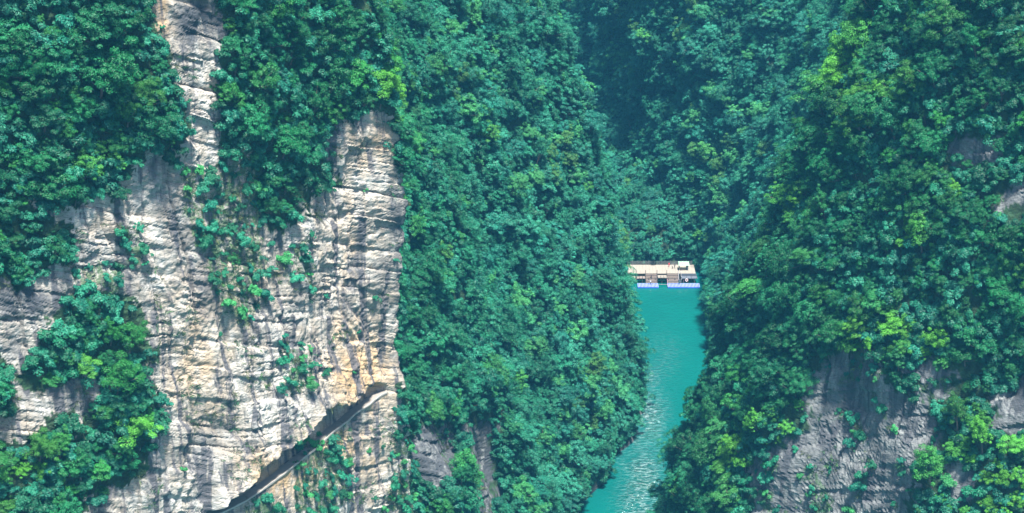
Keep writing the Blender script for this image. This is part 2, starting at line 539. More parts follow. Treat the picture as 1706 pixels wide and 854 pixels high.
def leaf_material():
    m, nt, b = mat('foliage')
    L = nt.links.new
    a = N(nt, 'ShaderNodeAttribute')
    a.attribute_type = 'INSTANCER'
    a.attribute_name = 'tint'
    v = N(nt, 'ShaderNodeAttribute')
    v.attribute_name = 'leafvar'
    mr = N(nt, 'ShaderNodeMapRange')
    mr.inputs['To Min'].default_value = .62
    mr.inputs['To Max'].default_value = 1.42
    L(v.outputs['Fac'], mr.inputs['Value'])
    mx = N(nt, 'ShaderNodeMix', data_type='RGBA', blend_type='MULTIPLY')
    mx.inputs['Factor'].default_value = 1
    L(a.outputs['Color'], mx.inputs['A'])
    L(mr.outputs[0], mx.inputs['B'])
    L(mx.outputs['Result'], b.inputs['Base Color'])
    b.inputs['Roughness'].default_value = .55
    b.inputs['Specular IOR Level'].default_value = .3
    tr = N(nt, 'ShaderNodeBsdfTranslucent')
    L(mx.outputs['Result'], tr.inputs['Color'])
    ms = N(nt, 'ShaderNodeMixShader')
    ms.inputs[0].default_value = .2
    L(b.outputs[0], ms.inputs[1])
    L(tr.outputs[0], ms.inputs[2])
    L(ms.outputs[0], nt.nodes['Material Output'].inputs['Surface'])
    return m


LEAF = leaf_material()
BARK = simple('bark', (.12, .10, .085), .9)


def water_material():
    m, nt, b = mat('river_water')
    L = nt.links.new
    tc = N(nt, 'ShaderNodeTexCoord')
    b.inputs['Base Color'].default_value = (.002, .105, .105, 1)
    b.inputs['Roughness'].default_value = .08
    b.inputs['IOR'].default_value = 1.36
    b.inputs['Specular IOR Level'].default_value = 1.0
    # ripples: long swell plus wind ripples that come in patches
    n1 = N(nt, 'ShaderNodeTexNoise'); n1.inputs['Scale'].default_value = .55; n1.inputs['Detail'].default_value = 4; n1.inputs['Roughness'].default_value = .65
    mp = N(nt, 'ShaderNodeMapping'); mp.inputs['Scale'].default_value = (1, 1.0, 1); mp.inputs['Rotation'].default_value = (0, 0, R(-20))
    L(tc.outputs['Object'], mp.inputs['Vector']); L(mp.outputs[0], n1.inputs['Vector'])
    pt = N(nt, 'ShaderNodeAttribute'); pt.attribute_name = 'ripple_glint'
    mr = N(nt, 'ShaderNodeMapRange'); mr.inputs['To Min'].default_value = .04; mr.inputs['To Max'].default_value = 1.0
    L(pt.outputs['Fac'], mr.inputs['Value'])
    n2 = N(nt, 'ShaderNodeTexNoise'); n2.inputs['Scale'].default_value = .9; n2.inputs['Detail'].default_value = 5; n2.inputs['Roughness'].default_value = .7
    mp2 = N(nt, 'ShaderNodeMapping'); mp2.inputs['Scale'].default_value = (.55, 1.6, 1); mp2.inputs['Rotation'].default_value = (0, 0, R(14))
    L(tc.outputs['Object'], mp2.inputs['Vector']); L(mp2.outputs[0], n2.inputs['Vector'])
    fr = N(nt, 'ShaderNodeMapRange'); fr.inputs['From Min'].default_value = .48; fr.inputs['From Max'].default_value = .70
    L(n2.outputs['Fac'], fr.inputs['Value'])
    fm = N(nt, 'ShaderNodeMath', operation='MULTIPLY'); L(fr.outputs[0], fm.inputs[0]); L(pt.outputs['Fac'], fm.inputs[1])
    n3 = N(nt, 'ShaderNodeTexNoise'); n3.inputs['Scale'].default_value = .06; n3.inputs['Detail'].default_value = 3
    L(tc.outputs['Object'], n3.inputs['Vector'])
    wc = N(nt, 'ShaderNodeMix', data_type='RGBA'); wc.inputs['A'].default_value = (.002, .075, .072, 1); wc.inputs['B'].default_value = (.002, .112, .100, 1)
    L(n3.outputs['Fac'], wc.inputs['Factor'])
    wf = N(nt, 'ShaderNodeMix', data_type='RGBA'); wf.inputs['B'].default_value = (.34, .46, .48, 1)  # pale sky glints painted into the base colour of the rippled patches
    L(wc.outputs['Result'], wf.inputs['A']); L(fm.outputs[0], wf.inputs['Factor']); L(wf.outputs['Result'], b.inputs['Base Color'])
    mu = N(nt, 'ShaderNodeMath', operation='MULTIPLY')
    L(n1.outputs['Fac'], mu.inputs[0]); L(mr.outputs[0], mu.inputs[1])
    bp = N(nt, 'ShaderNodeBump'); bp.inputs['Strength'].default_value = 1.0; bp.inputs['Distance'].default_value = 3.0
    L(mu.outputs[0], bp.inputs['Height']); L(bp.outputs[0], b.inputs['Normal'])
    return m


WATER = water_material()

# ------------------------------------------------------------------ build the setting
zf = np.concatenate([np.arange(-3, 58, 1.4), np.arange(58, ZP, .26), [ZP - .02, ZP + .02], np.arange(ZP + .26, 204, .26), np.arange(204, 271, 2)])
cliff, cliff_P, cliff_rock, cliff_scrub, cliff_s = make_grid('cliff', WL, np.arange(S_C0, S_C1 + .3, .26), zf)
zc = np.concatenate([np.arange(-3, 232, 1.0), np.arange(232, 271, 2.4)])
lw, lw_P, lw_rock, lw_scrub, lw_s = make_grid('left_hillside', WL, np.concatenate([np.arange(S_C1, S_C1 + 60, .4), np.arange(S_C1 + 60, WL.near(-150, 785), .9)]), np.concatenate([np.arange(-3, 15, 1.0), np.arange(15, 85, .4), np.arange(85, 232, 1.0), np.arange(232, 271, 2.4)]))
ln, *_ = make_grid('near_hillside', WL, np.arange(0, S_C0 + 1.2, 1.2), np.concatenate([np.arange(-3, 271, 1.6)]))
rf = np.concatenate([np.arange(-3, 30, 1.0), np.arange(30, 205, .42), np.arange(205, 271, 1.8)])
rc, rc_P, rc_rock, rc_scrub, rc_s = make_grid('right_cliff', WR, np.arange(WR.near(150, 386), S_R1 + .4, .42), rf)
rw, rw_P, rw_rock, rw_scrub, rw_s = make_grid('right_hillside', WR, np.arange(S_R1, WR.near(-200, 950), 1.0), zc)
rn, *_ = make_grid('near_right_hillside', WR, np.arange(0, WR.near(150, 386) + 1.2, 1.2), np.arange(-3, 271, 1.6))
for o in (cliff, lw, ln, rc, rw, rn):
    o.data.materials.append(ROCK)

# river surface
nx, ny = 60, 160
gx, gy = np.meshgrid(np.linspace(-420, 480, nx), np.linspace(-60, 1000, ny))
fine_x = np.linspace(-10, 80, 120); fine_y = np.linspace(500, 800, 300)
gx, gy = np.meshgrid(np.unique(np.concatenate([np.linspace(-420, 480, 20), fine_x])), np.unique(np.concatenate([np.linspace(-60, 1000, 20), fine_y])))
me = bpy.data.meshes.new('river')
idx = np.arange(gx.size).reshape(gx.shape)
quick_mesh(me, np.stack([gx, gy, 0 * gx], -1).reshape(-1, 3), np.stack([idx[:-1, :-1], idx[:-1, 1:], idx[1:, 1:], idx[1:, :-1]], -1).reshape(-1, 4), True)
gu, gv, _ = proj(np.stack([gx, gy, 0 * gx], -1))
ripple_glint = np.zeros(gx.shape)  # mask for the ripple bumps and the glints painted over them
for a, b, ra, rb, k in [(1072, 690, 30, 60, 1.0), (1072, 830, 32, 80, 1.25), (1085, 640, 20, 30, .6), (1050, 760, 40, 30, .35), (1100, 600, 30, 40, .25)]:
    ripple_glint = np.maximum(ripple_glint, k * np.exp(-((gu - a) / ra) ** 2 - ((gv - b) / rb) ** 2))
ripple_glint *= np.clip(.75 + .8 * fbm(gx / 9, gy / 9, 3.3, 3), 0, 1.2)
at = me.attributes.new('ripple_glint', 'FLOAT', 'POINT')
at.data.foreach_set('value', ripple_glint.astype(np.float32).ravel())
river = bpy.data.objects.new('river', me); COL.objects.link(river); river['kind'] = 'structure'
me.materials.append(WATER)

# ------------------------------------------------------------------ ledge path with its low kerb wall
PATH_M = simple('path_stone', (.22, .20, .18), .9, var=.25, scale=1.5)
KERB_M = simple('kerb_limewash', (.34, .32, .29), .85, var=.15, scale=1.2)


def path_strip(name, o0, o1, z0, z1, m, s0, s1, wob=0.0):
    s = np.arange(s0, s1, .5)
    P, n = WL.at(s, np.full(s.shape, ZP))
    # follow the outer lip of the ledge
    Pd, _, _ = displace(WL, s, np.full(s.shape, ZP - .02))
    g = ((Pd - P)[:, :2] * n).sum(1)
    g = np.convolve(np.pad(g, 6, 'edge'), np.hanning(13) / np.hanning(13).sum(), 'valid')
    w = wob * pn(s / 1.7, 3.1, 7.7)
    rows = []
    for off, z in ((o0, z0), (o0, z1), (o1, z1), (o1, z0)):
        rows.append(np.stack([P[:, 0] + n[:, 0] * (g + off), P[:, 1] + n[:, 1] * (g + off), ZP + z + (w if z > .2 else 0 * w)], -1))
    V = np.concatenate(rows); k = len(s)
    Q = []
    for i in range(k - 1):
        for r in range(4):
            a, b = r * k + i, ((r + 1) % 4) * k + i
            Q.append((a, a + 1, b + 1, b))
    me = bpy.data.meshes.new(name)
    quick_mesh(me, V, Q)
    o = bpy.data.objects.new(name, me); COL.objects.link(o); me.materials.append(m)
    return o


p = path_strip('path', -1.9, .2, -.12, .05, PATH_M, S_P0 + .5, S_P1 - .5); p['kind'] = 'structure'
p = path_strip('parapet', .05, .25, -.1, .22, KERB_M, S_P0 + .8, S_P1 - .8, .12)
p['label'] = 'low pale parapet along the outer edge of the ledge path under the cliff'
p['category'] = 'parapet'


# ------------------------------------------------------------------ trees
def tube(V, F, pts, radii, k=6):
    base = len(V)
    for i, (p_, r_) in enumerate(zip(pts, radii)):
        p_ = Vector(p_)
        d = (Vector(pts[min(i + 1, len(pts) - 1)]) - Vector(pts[max(i - 1, 0)])).normalized()
        a = d.orthogonal().normalized(); b = d.cross(a)
        for j in range(k):
            t = 2 * math.pi * j / k
            V.append(p_ + (a * math.cos(t) + b * math.sin(t)) * r_)
    for i in range(len(pts) - 1):
        for j in range(k):
            F.append((base + i * k + j, base + i * k + (j + 1) % k, base + (i + 1) * k + (j + 1) % k, base + (i + 1) * k + j))


def leaves(lobes, per, size, rg, flat=.7, up=.7):
    """lobes: (centre, radius); leaf sprays spread over and inside each lobe"""
    C = np.repeat(np.array([l[0] for l in lobes], float), per, 0)
    r = np.repeat(np.array([l[1] for l in lobes], float), per)
    n = len(C)
    d = rg.normal(size=(n, 3)); d /= np.linalg.norm(d, axis=1)[:, None]
    d[:, 2] = np.where(d[:, 2] < -.35, -d[:, 2], d[:, 2])
    rad = r * rg.uniform(.45, 1.08, n) ** .6
    P = C + d * rad[:, None] * np.array([1, 1, flat])
    nrm = d + np.array([0, 0, up]) + rg.normal(size=(n, 3)) * .45
    nrm /= np.linalg.norm(nrm, axis=1)[:, None]
    t = d * np.array([1, 1, .2]) + rg.normal(size=(n, 3)) * .8 + np.array([0, 0, -.35])
    t -= nrm * (t * nrm).sum(1)[:, None]
    t /= np.linalg.norm(t, axis=1)[:, None]
    b = np.cross(nrm, t)
    ln_ = size * rg.uniform(.6, 1.35, n)[:, None]
    w = ln_ * rg.uniform(.38, .62, n)[:, None]
    # kite shaped spray, folded along its middle
    A = P - t * ln_ * .5
    B = P + b * w * .5 + t * ln_ * .05 - nrm * w * .14
    Cc = P + t * ln_ * .5 - nrm * ln_ * .12
    D = P - b * w * .5 + t * ln_ * .05 - nrm * w * .14
    V = np.stack([A, B, Cc, D], 1).reshape(-1, 3)
    var = np.repeat(np.clip(rg.uniform(0, 1, n) * .7 + .3 * np.repeat(rg.uniform(0, 1, len(lobes)), per), 0, 1), 4)
    return V, var


def leaf_mesh(name, V, var):
    me = bpy.data.meshes.new(name)
    quick_mesh(me, V, np.arange(len(V)).reshape(-1, 4))
    at = me.attributes.new('leafvar', 'FLOAT', 'POINT')
    at.data.foreach_set('value', var.astype(np.float32))
    me.materials.append(LEAF)
    return me


def tree_proto(i, a, c, zc, nl, per, size, kind):
    rg = np.random.default_rng(100 + i)
    lobes = []
    nl = int(nl * 1.7); per = int(per * .85); size = size * .8
    lop = rg.uniform(-.5, .5, 2)
    for k in range(nl):
        z = rg.uniform(-.55, 1.0)
        ph = k * 2.39996 + rg.uniform(-.9, .9)
        h = math.sqrt(max(0, 1 - z * z))
        rr = rg.uniform(.35, 1.2)
        if kind == 'tall':
            h *= (1 - .45 * (z + .55) / 1.55)
        lobes.append(((a * (h * rr * math.cos(ph) + lop[0] * z * .6), a * (h * rr * math.sin(ph) + lop[1] * z * .6), zc + c * z * rr * (1 + .25 * math.sin(2 * ph))), rg.uniform(.13, .36) * a))
    for k in range(5):
        lobes.append(((rg.uniform(-.35, .35) * a, rg.uniform(-.35, .35) * a, zc + rg.uniform(-.4, .4) * c), .42 * a))
    V, var = leaves(lobes, per, size, rg, .62 if kind != 'tall' else .8, .75)
    crown = leaf_mesh('crown_%d' % i, V, var)
    tv, tf = [], []
    bend = rg.uniform(-.35, .35, 2)
    top = Vector((bend[0], bend[1], zc + .35 * c))
    tube(tv, tf, [(0, 0, -1.0), (bend[0] * .2, bend[1] * .2, zc * .35), (bend[0] * .7, bend[1] * .7, zc * .75), top], [.24, .18, .13, .05], 6)
    for l in lobes[:10]:
        st = Vector((bend[0] * .5, bend[1] * .5, zc * rg.uniform(.4, .75)))
        e = Vector(l[0])
        tube(tv, tf, [st, st.lerp(e, .5) + Vector((0, 0, -.15)), e], [.09, .06, .025], 4)
    trunk = bpy.data.meshes.new('trunk_%d' % i)
    trunk.from_pydata(tv, [], tf); trunk.update(); trunk.materials.append(BARK)
    return crown, trunk, V, var, tv, tf


PROTO = []
specs = [(3.3, 2.8, 4.6, 30, 170, .34, 'round'), (3.0, 3.3, 5.0, 30, 170, .32, 'round'), (3.7, 2.3, 4.2, 34, 160, .35, 'round'), (2.7, 3.9, 5.4, 32, 160, .32, 'tall'),
         (3.2, 2.6, 4.4, 24, 190, .36, 'round'), (3.6, 3.0, 4.9, 36, 160, .33, 'round'), (2.5, 3.4, 5.0, 26, 170, .31, 'tall'), (3.1, 2.2, 4.0, 24, 180, .35, 'round'),
         (3.9, 3.2, 5.2, 28, 200, .36, 'round'), (2.9, 2.9, 4.6, 20, 210, .34, 'round')]
for i, sp in enumerate(specs):
    PROTO.append(tree_proto(i, *sp))

hid = bpy.data.collections.new('tree_shapes')           # shapes the forest mass is made of
for i, (cm, tm, V, var, tv, tf) in enumerate(PROTO):
    me = bpy.data.meshes.new('tree_shape_%d' % i)
    nv = len(V)
    VV = np.concatenate([V, np.array([list(q) for q in tv])])
    QQ = np.concatenate([np.arange(nv).reshape(-1, 4), np.array(tf) + nv])
    quick_mesh(me, VV, QQ)
    at = me.attributes.new('leafvar', 'FLOAT', 'POINT')
    at.data.foreach_set('value', np.concatenate([var, np.zeros(len(tv))]).astype(np.float32))
    me.materials.append(LEAF); me.materials.append(BARK)
    mi = np.zeros(len(QQ), np.int32); mi[nv // 4:] = 1
    me.polygons.foreach_set('material_index', mi)
    o = bpy.data.objects.new('tree_shape_%d' % i, me); hid.objects.link(o)

BUSH = []
hid_b = bpy.data.collections.new('bush_shapes')
for i in range(5):
    rg = np.random.default_rng(300 + i)
    lobes = [((rg.normal() * .62, rg.normal() * .62, rg.uniform(.2, 1.25)), rg.uniform(.42, .75)) for k in range(14)]
    V, var = leaves(lobes, 120, .32, rg, .75, .7)
    me = leaf_mesh('bush_%d' % i, V, var)
    BUSH.append(me)
    o = bpy.data.objects.new('bush_shape_%d' % i, me); hid_b.objects.link(o)
hid_g = bpy.data.collections.new('grass_shapes')
for i in range(3):
    rg = np.random.default_rng(400 + i)
    V, var = [], []
    for k in range(40):
        x, y = rg.normal(size=2) * .28
        d = np.array([x * 1.3 + rg.normal() * .2, y * 1.3 + rg.normal() * .2, rg.uniform(.2, .6)])
        sd = np.cross(d, rg.normal(size=3)); sd /= np.linalg.norm(sd)
        p0 = np.array([x, y, -.05])
        V += [p0 - sd * .05, p0 + sd * .05, p0 + d * .6 + sd * .04, p0 + d + np.array([0, 0, -.2])]
        var += [rg.uniform()] * 4
    me = leaf_mesh('grass_%d' % i, np.array(V), np.array(var))
    o = bpy.data.objects.new('grass_shape_%d' % i, me); hid_g.objects.link(o)


def normals_of(P):
    dx = np.gradient(P, axis=1); dz = np.gradient(P, axis=0)
    n = np.cross(dx, dz)
    return n / (np.linalg.norm(n, axis=-1)[..., None] + 1e-9)


def candidates(P, rock, scrub, s, wall, step):
    """vertices thinned to a coarser lattice, with smooth river-ward normal"""
    a, b = step
    Q = P[::a, ::b].reshape(-1, 3)
    _, n = wall.at(s[::a, ::b].ravel(), Q[:, 2])
    return Q, n, rock[::a, ::b].ravel(), scrub[::a, ::b].ravel()


sets = [candidates(cliff_P, cliff_rock, cliff_scrub, cliff_s, WL, (3, 3)), candidates(lw_P, lw_rock, lw_scrub, lw_s, WL, (2, 2)),
        candidates(rc_P, rc_rock, rc_scrub, rc_s, WR, (2, 2)), candidates(rw_P, rw_rock, rw_scrub, rw_s, WR, (1, 1))]
CQ = np.concatenate([c[0] for c in sets]); CN = np.concatenate([c[1] for c in sets])
CR = np.concatenate([c[2] for c in sets]); CS = np.concatenate([c[3] for c in sets])
cu, cv, cd = proj(CQ)
ok = (cu > -190) & (cu < 1900) & (cv > -190) & (cv < 1010) & (CQ[:, 2] > 1.2) & (CQ[:, 2] < 262) & ~((CQ[:, 0] > 37) & (CQ[:, 0] < 63.5) & (CQ[:, 1] > 718) & (CQ[:, 1] < 738))
CQ, CN, CR, CS, cu, cv, cd = [a[ok] for a in (CQ, CN, CR, CS, cu, cv, cd)]


def darts(mask, spacing, limit=99999, seed=1):
    ids = np.nonzero(mask)[0]
    np.random.default_rng(seed).shuffle(ids)
    cell = {}
    out = []
    sp = spacing
    for i in ids:
        p_ = CQ[i]
        k = (int(p_[0] // sp), int(p_[1] // sp), int(p_[2] // sp))
        good = True
        for a in (-1, 0, 1):
            for b in (-1, 0, 1):
                for c in (-1, 0, 1):
                    for q in cell.get((k[0] + a, k[1] + b, k[2] + c), ()):
                        e = p_ - q
                        if e[0] * e[0] + e[1] * e[1] + e[2] * e[2] < sp * sp:
                            good = False; break
                    if not good: break
                if not good: break
            if not good: break
        if good:
            cell.setdefault(k, []).append(p_)
            out.append(i)
            if len(out) >= limit: break
    return np.array(out, int)


# coarse terrain for sight lines
bv, bf = [], []
for P in (cliff_P[::5, ::5], lw_P[::3, ::3], rc_P[::4, ::4], rw_P[::3, ::3]):
    h, w = P.shape[:2]; b0 = len(bv)
    bv += [tuple(p_) for p_ in P.reshape(-1, 3)]
    ii = np.arange(h * w).reshape(h, w) + b0
    bf += [tuple(q) for q in np.stack([ii[:-1, :-1], ii[:-1, 1:], ii[1:, 1:], ii[1:, :-1]], -1).reshape(-1, 4)]
BVH = BVHTree.FromPolygons([Vector(q) for q in bv], bf)
EYE = Vector((0, 0, CAM_H))


def sees(p_):
    d = Vector(p_) - EYE
    hit = BVH.ray_cast(EYE, d.normalized(), d.length - 3.5)
    return hit[0] is None


def bare_at(P, wall_left):
    u, v, d = proj(P)
    r = np.zeros(u.shape, bool)
    if wall_left:
        for q in ROCK_L: r |= inpoly(u, v, q)
        for q in VEG_L: r &= ~inpoly(u, v, q)
    else:
        for q in ROCK_R: r |= inpoly(u, v, q)
    return r


def bare_low(P):
    u, v, d = proj(P)
    r = np.zeros(u.shape, bool)
    for q in ROCK_L2: r |= inpoly(u, v, q)
    return r


NEARL = np.concatenate([np.full(len(c[0]), i == 0) for i, c in enumerate(sets)])[ok]
NEARB = np.concatenate([np.full(len(c[0]), i == 1) for i, c in enumerate(sets)])[ok] & (CQ[:, 1] < 600)
NEARR = np.concatenate([np.full(len(c[0]), i == 2) for i, c in enumerate(sets)])[ok]


def covers_rock(ids, up, out, r):
    """share of a crown that would hang in front of bare rock"""
    tot = np.zeros(len(ids))
    for dx, dz in ((0, 0), (-1, 0), (1, 0), (0, 1), (0, -1), (.7, .7), (-.7, .7), (.7, -.7), (-.7, -.7)):
        P = CQ[ids].copy()
        P[:, :2] += CN[ids] * out
        P[:, 0] += dx * r; P[:, 2] += up + dz * r
        tot += np.where(NEARL[ids], bare_at(P, True), np.where(NEARR[ids], bare_at(P, False), np.where(NEARB[ids], bare_low(P), False)))
    return tot / 9


# forest trees
tid = darts(~CR, 2.95, seed=5)
cov = covers_rock(tid, 3.4, 1.0, 2.1)
ku, kv, kd = proj(CQ[tid] + np.array([0, 0, 3.0]))
cov = np.where((ku > 1042) & (ku < 1168) & (kv > 432) & (kv < 486) & (CQ[tid, 1] < 737), 1.0, cov)
lim = np.where(NEARL[tid], .19, np.where(NEARB[tid], .15, .26))
tid, cov = tid[cov < lim], cov[cov < lim]
big = 0.5 + 0.5 * pn(CQ[tid, 0] / 19, CQ[tid, 1] / 19, CQ[tid, 2] / 19)
tscale = (.36 + .70 * rng.uniform(size=len(tid)) ** 2.0) * (0.72 + .62 * np.clip(big, 0, 1))
tscale *= 1 - .5 * cov
tpos = CQ[tid].copy(); tn = CN[tid]
tpos[:, :2] -= tn * .3
lean = rng.uniform(.16, .42, len(tid))
yaw = rng.uniform(0, 6.283, len(tid))
tkind = rng.integers(0, len(PROTO), len(tid))
patch = fbm(tpos[:, 0] / 30 + 5, tpos[:, 1] / 30, tpos[:, 2] / 30, 2)
r1, r2, r3 = rng.uniform(size=len(tid)), rng.uniform(size=len(tid)), rng.uniform(size=len(tid))
GREENS = np.array([(.007, .105, .050), (.010, .14, .070), (.016, .17, .098), (.009, .13, .082), (.030, .20, .060), (.035, .15, .035)])
tt = GREENS[np.clip((patch * 2.6 + r1 * 4.6), 0, 5).astype(int)]
tt = tt * (0.75 + .55 * r2)[:, None]
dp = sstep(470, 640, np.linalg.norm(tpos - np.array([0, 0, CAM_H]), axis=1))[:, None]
tt = tt * (np.array([.62, .84, .54]) * (1 - dp) + np.array([1.5, 1.22, 1.35]) * dp)  # near leaves deepened, far ones paled: distance haze painted into the tint
tt = np.where(((tpos[:, 0] > 40) & (tpos[:, 1] < 530))[:, None], tt * np.array([.9, .92, .82]), tt)  # dimness of the right spur painted into its leaf tint
# trees in young yellow-green leaf (photo positions)
BRIGHT = [(645, 155, 26), (1236, 745, 30), (40, 775, 42), (25, 815, 26), (180, 245, 16), (330, 205, 22), (1500, 530, 34), (1555, 560, 26), (1445, 550, 24), (1270, 715, 26),
          (1668, 785, 95), (1690, 840, 70), (440, 395, 18), (120, 600, 24), (265, 660, 24), (220, 715, 20), (60, 610, 14), (1340, 330, 26), (1410, 130, 30), (1420, 60, 22),
          (1520, 370, 28), (1590, 310, 18), (985, 600, 16), (1390, 660, 22), (1300, 700, 24), (150, 290, 16), (230, 140, 14), (95, 135, 16), (1470, 150, 16), (1245, 800, 26), (1290, 260, 14)]
tu, tv_, td = proj(tpos + np.array([0, 0, 4.0]))
bright = np.zeros(len(tid))
for a, b, r in BRIGHT:
    e = np.exp(-((tu - a) ** 2 + (tv_ - b) ** 2) / (r * 1.1) ** 2)
    bright = np.maximum(bright, e * (td < 640))
bright = np.where(r3 < .05, np.maximum(bright, .5 * r1), bright)
YG = np.array([.085, .34, .028])
tt = tt * (1 - bright[:, None]) + YG * bright[:, None] * (0.7 + .5 * r2[:, None])


def rot_of(n, le, ya):
    q = Matrix.Rotation(le, 3, Vector((-n[1], n[0], 0))) @ Matrix.Rotation(ya, 3, 'Z')
    return q.to_euler()


tsc3 = tscale[:, None] * np.stack([rng.uniform(.8, 1.25, len(tid)), rng.uniform(.8, 1.25, len(tid)), rng.uniform(.72, 1.3, len(tid))], 1)
rots = [rot_of(tn[i], lean[i], yaw[i]) for i in range(len(tid))]

# who shows largest: paint discs far to near on a half-size picture
W2, H2 = 853, 427
buf = np.full((H2, W2), -1, np.int32)
vis = np.array([sees(tpos[i] + np.array([tn[i][0] * 2, tn[i][1] * 2, 4.0 * tscale[i]])) for i in range(len(tid))])
inframe = (tu > -20) & (tu < 1726) & (tv_ > -20) & (tv_ < 874)
for i in np.argsort(-td):
    if not inframe[i] or not vis[i]: continue
    r = 3.0 * tscale[i] * FPX / td[i] / 2
    x0, x1 = int(max(0, tu[i] / 2 - r)), int(min(W2, tu[i] / 2 + r))
    y0, y1 = int(max(0, tv_[i] / 2 - r * .85)), int(min(H2, tv_[i] / 2 + r * .85))
    if x1 > x0 and y1 > y0: buf[y0:y1, x0:x1] = i
cnt = np.bincount(buf[buf >= 0], minlength=len(tid))
rank = np.argsort(-cnt)
single = set(int(i) for i in rank[:290] if cnt[i] > 0)

# landmarks that tell a tree's place
ZONES = [(110, 110, 'high left of the pale rock column'), (190, 250, 'just left of the pale rock column'), (50, 410, 'on the left-edge outcrop'),
         (440, 90, 'right of the pale rock column'), (500, 260, 'between rock column and buttress'), (620, 90, 'on top of the rock buttress'), (720, 90, 'above the buttress corner'),
         (740, 330, 'right of the buttress corner'), (730, 640, 'on the ledge right of the path end'), (740, 800, 'at the bottom below the buttress'),
         (860, 150, 'high on the left gorge wall'), (880, 380, 'midway up the left gorge wall'), (930, 600, 'low on the left gorge wall'), (1000, 480, 'on the left bank near the dock'), (1020, 700, 'over the water on the left bank'),
         (1120, 150, 'on the far slope behind the dock'), (1100, 380, 'in the dark cleft behind the dock'), (1300, 120, 'high on the right gorge wall'), (1270, 380, 'midway up the right gorge wall'),
         (1190, 560, 'on the right bank below the dock'), (1180, 780, 'over the water on the right bank'), (1290, 640, 'left of the grey rock face'), (1440, 480, 'above the grey rock face'),
         (1460, 250, 'on the shaded right spur'), (1560, 80, 'at the top of the right spur'), (1640, 330, 'among dark rocks at the right edge'), (1600, 540, 'above banded rock at the right edge'),
         (1560, 760, 'in rocks right of the grey face'), (1670, 790, 'in the bottom right corner'), (150, 560, 'in the clump on the left cliff'), (240, 700, 'in the strip on the left cliff'), (60, 790, 'in the bottom left corner')]
ORD = ['leftmost', 'second from left', 'third from left', 'fourth from left', 'fifth from left', 'sixth from left', 'seventh from left', 'eighth from left', 'ninth from left',
       'tenth from left', 'eleventh from left', 'twelfth from left', 'thirteenth from left', 'fourteenth from left', 'fifteenth from left', 'sixteenth from left']


def shade(c):
    if c[0] > .2 * c[1]: return 'bright yellow-green' if c[1] > .2 else 'olive green'
    if c[1] < .085: return 'dark green'
    if c[2] > .55 * c[1]: return 'blue-green'
    return 'mid-green'


def spread_labels(items, noun):
    """items: (key, u, v, shade) -> label by colour, landmark and order from the left"""
    zone = {}
    for it in items:
        z = min(range(len(ZONES)), key=lambda k: (ZONES[k][0] - it[1]) ** 2 + (ZONES[k][1] - it[2]) ** 2)
        zone.setdefault(z, []).append(it)
    lab = {}
    for z, its in zone.items():
        its.sort(key=lambda t: t[2])
        rows = max(1, math.ceil(len(its) / 7))
        names = {1: [''], 2: ['upper row', 'lower row'], 3: ['upper row', 'middle row', 'lower row']}.get(rows, ['%s row' % w for w in ('first', 'second', 'third', 'fourth', 'fifth', 'sixth', 'seventh', 'eighth')])
        for r in range(rows):
            part = its[r * len(its) // rows:(r + 1) * len(its) // rows]
            part.sort(key=lambda t: t[1])
            for k, t in enumerate(part):
                lab[t[0]] = '%s %s %s, %s%s' % (t[3], noun, ZONES[z][2], (names[r] + ', ') if names[r] else '', ORD[k] if len(part) > 1 else 'the only one')
    return lab


LAB = spread_labels([(i, tu[i], tv_[i], shade(tt[i])) for i in single], 'tree')
for i in sorted(single):
    root = bpy.data.objects.new('broadleaf_tree', None)
    COL.objects.link(root)
    root.empty_display_size = .5
    root.location = tpos[i]
    root.rotation_euler = rots[i]
    root.scale = tuple(tsc3[i])
    root['label'] = LAB[i]
    root['category'] = 'tree'
    root['group'] = 'trees of the gorge forest'
    for nm, me in (('crown', PROTO[tkind[i]][0]), ('trunk', PROTO[tkind[i]][1])):
        o = bpy.data.objects.new(nm, me); COL.objects.link(o); o.parent = root
        if nm == 'crown': o['tint'] = [float(c) for c in tt[i]] + [1.0]


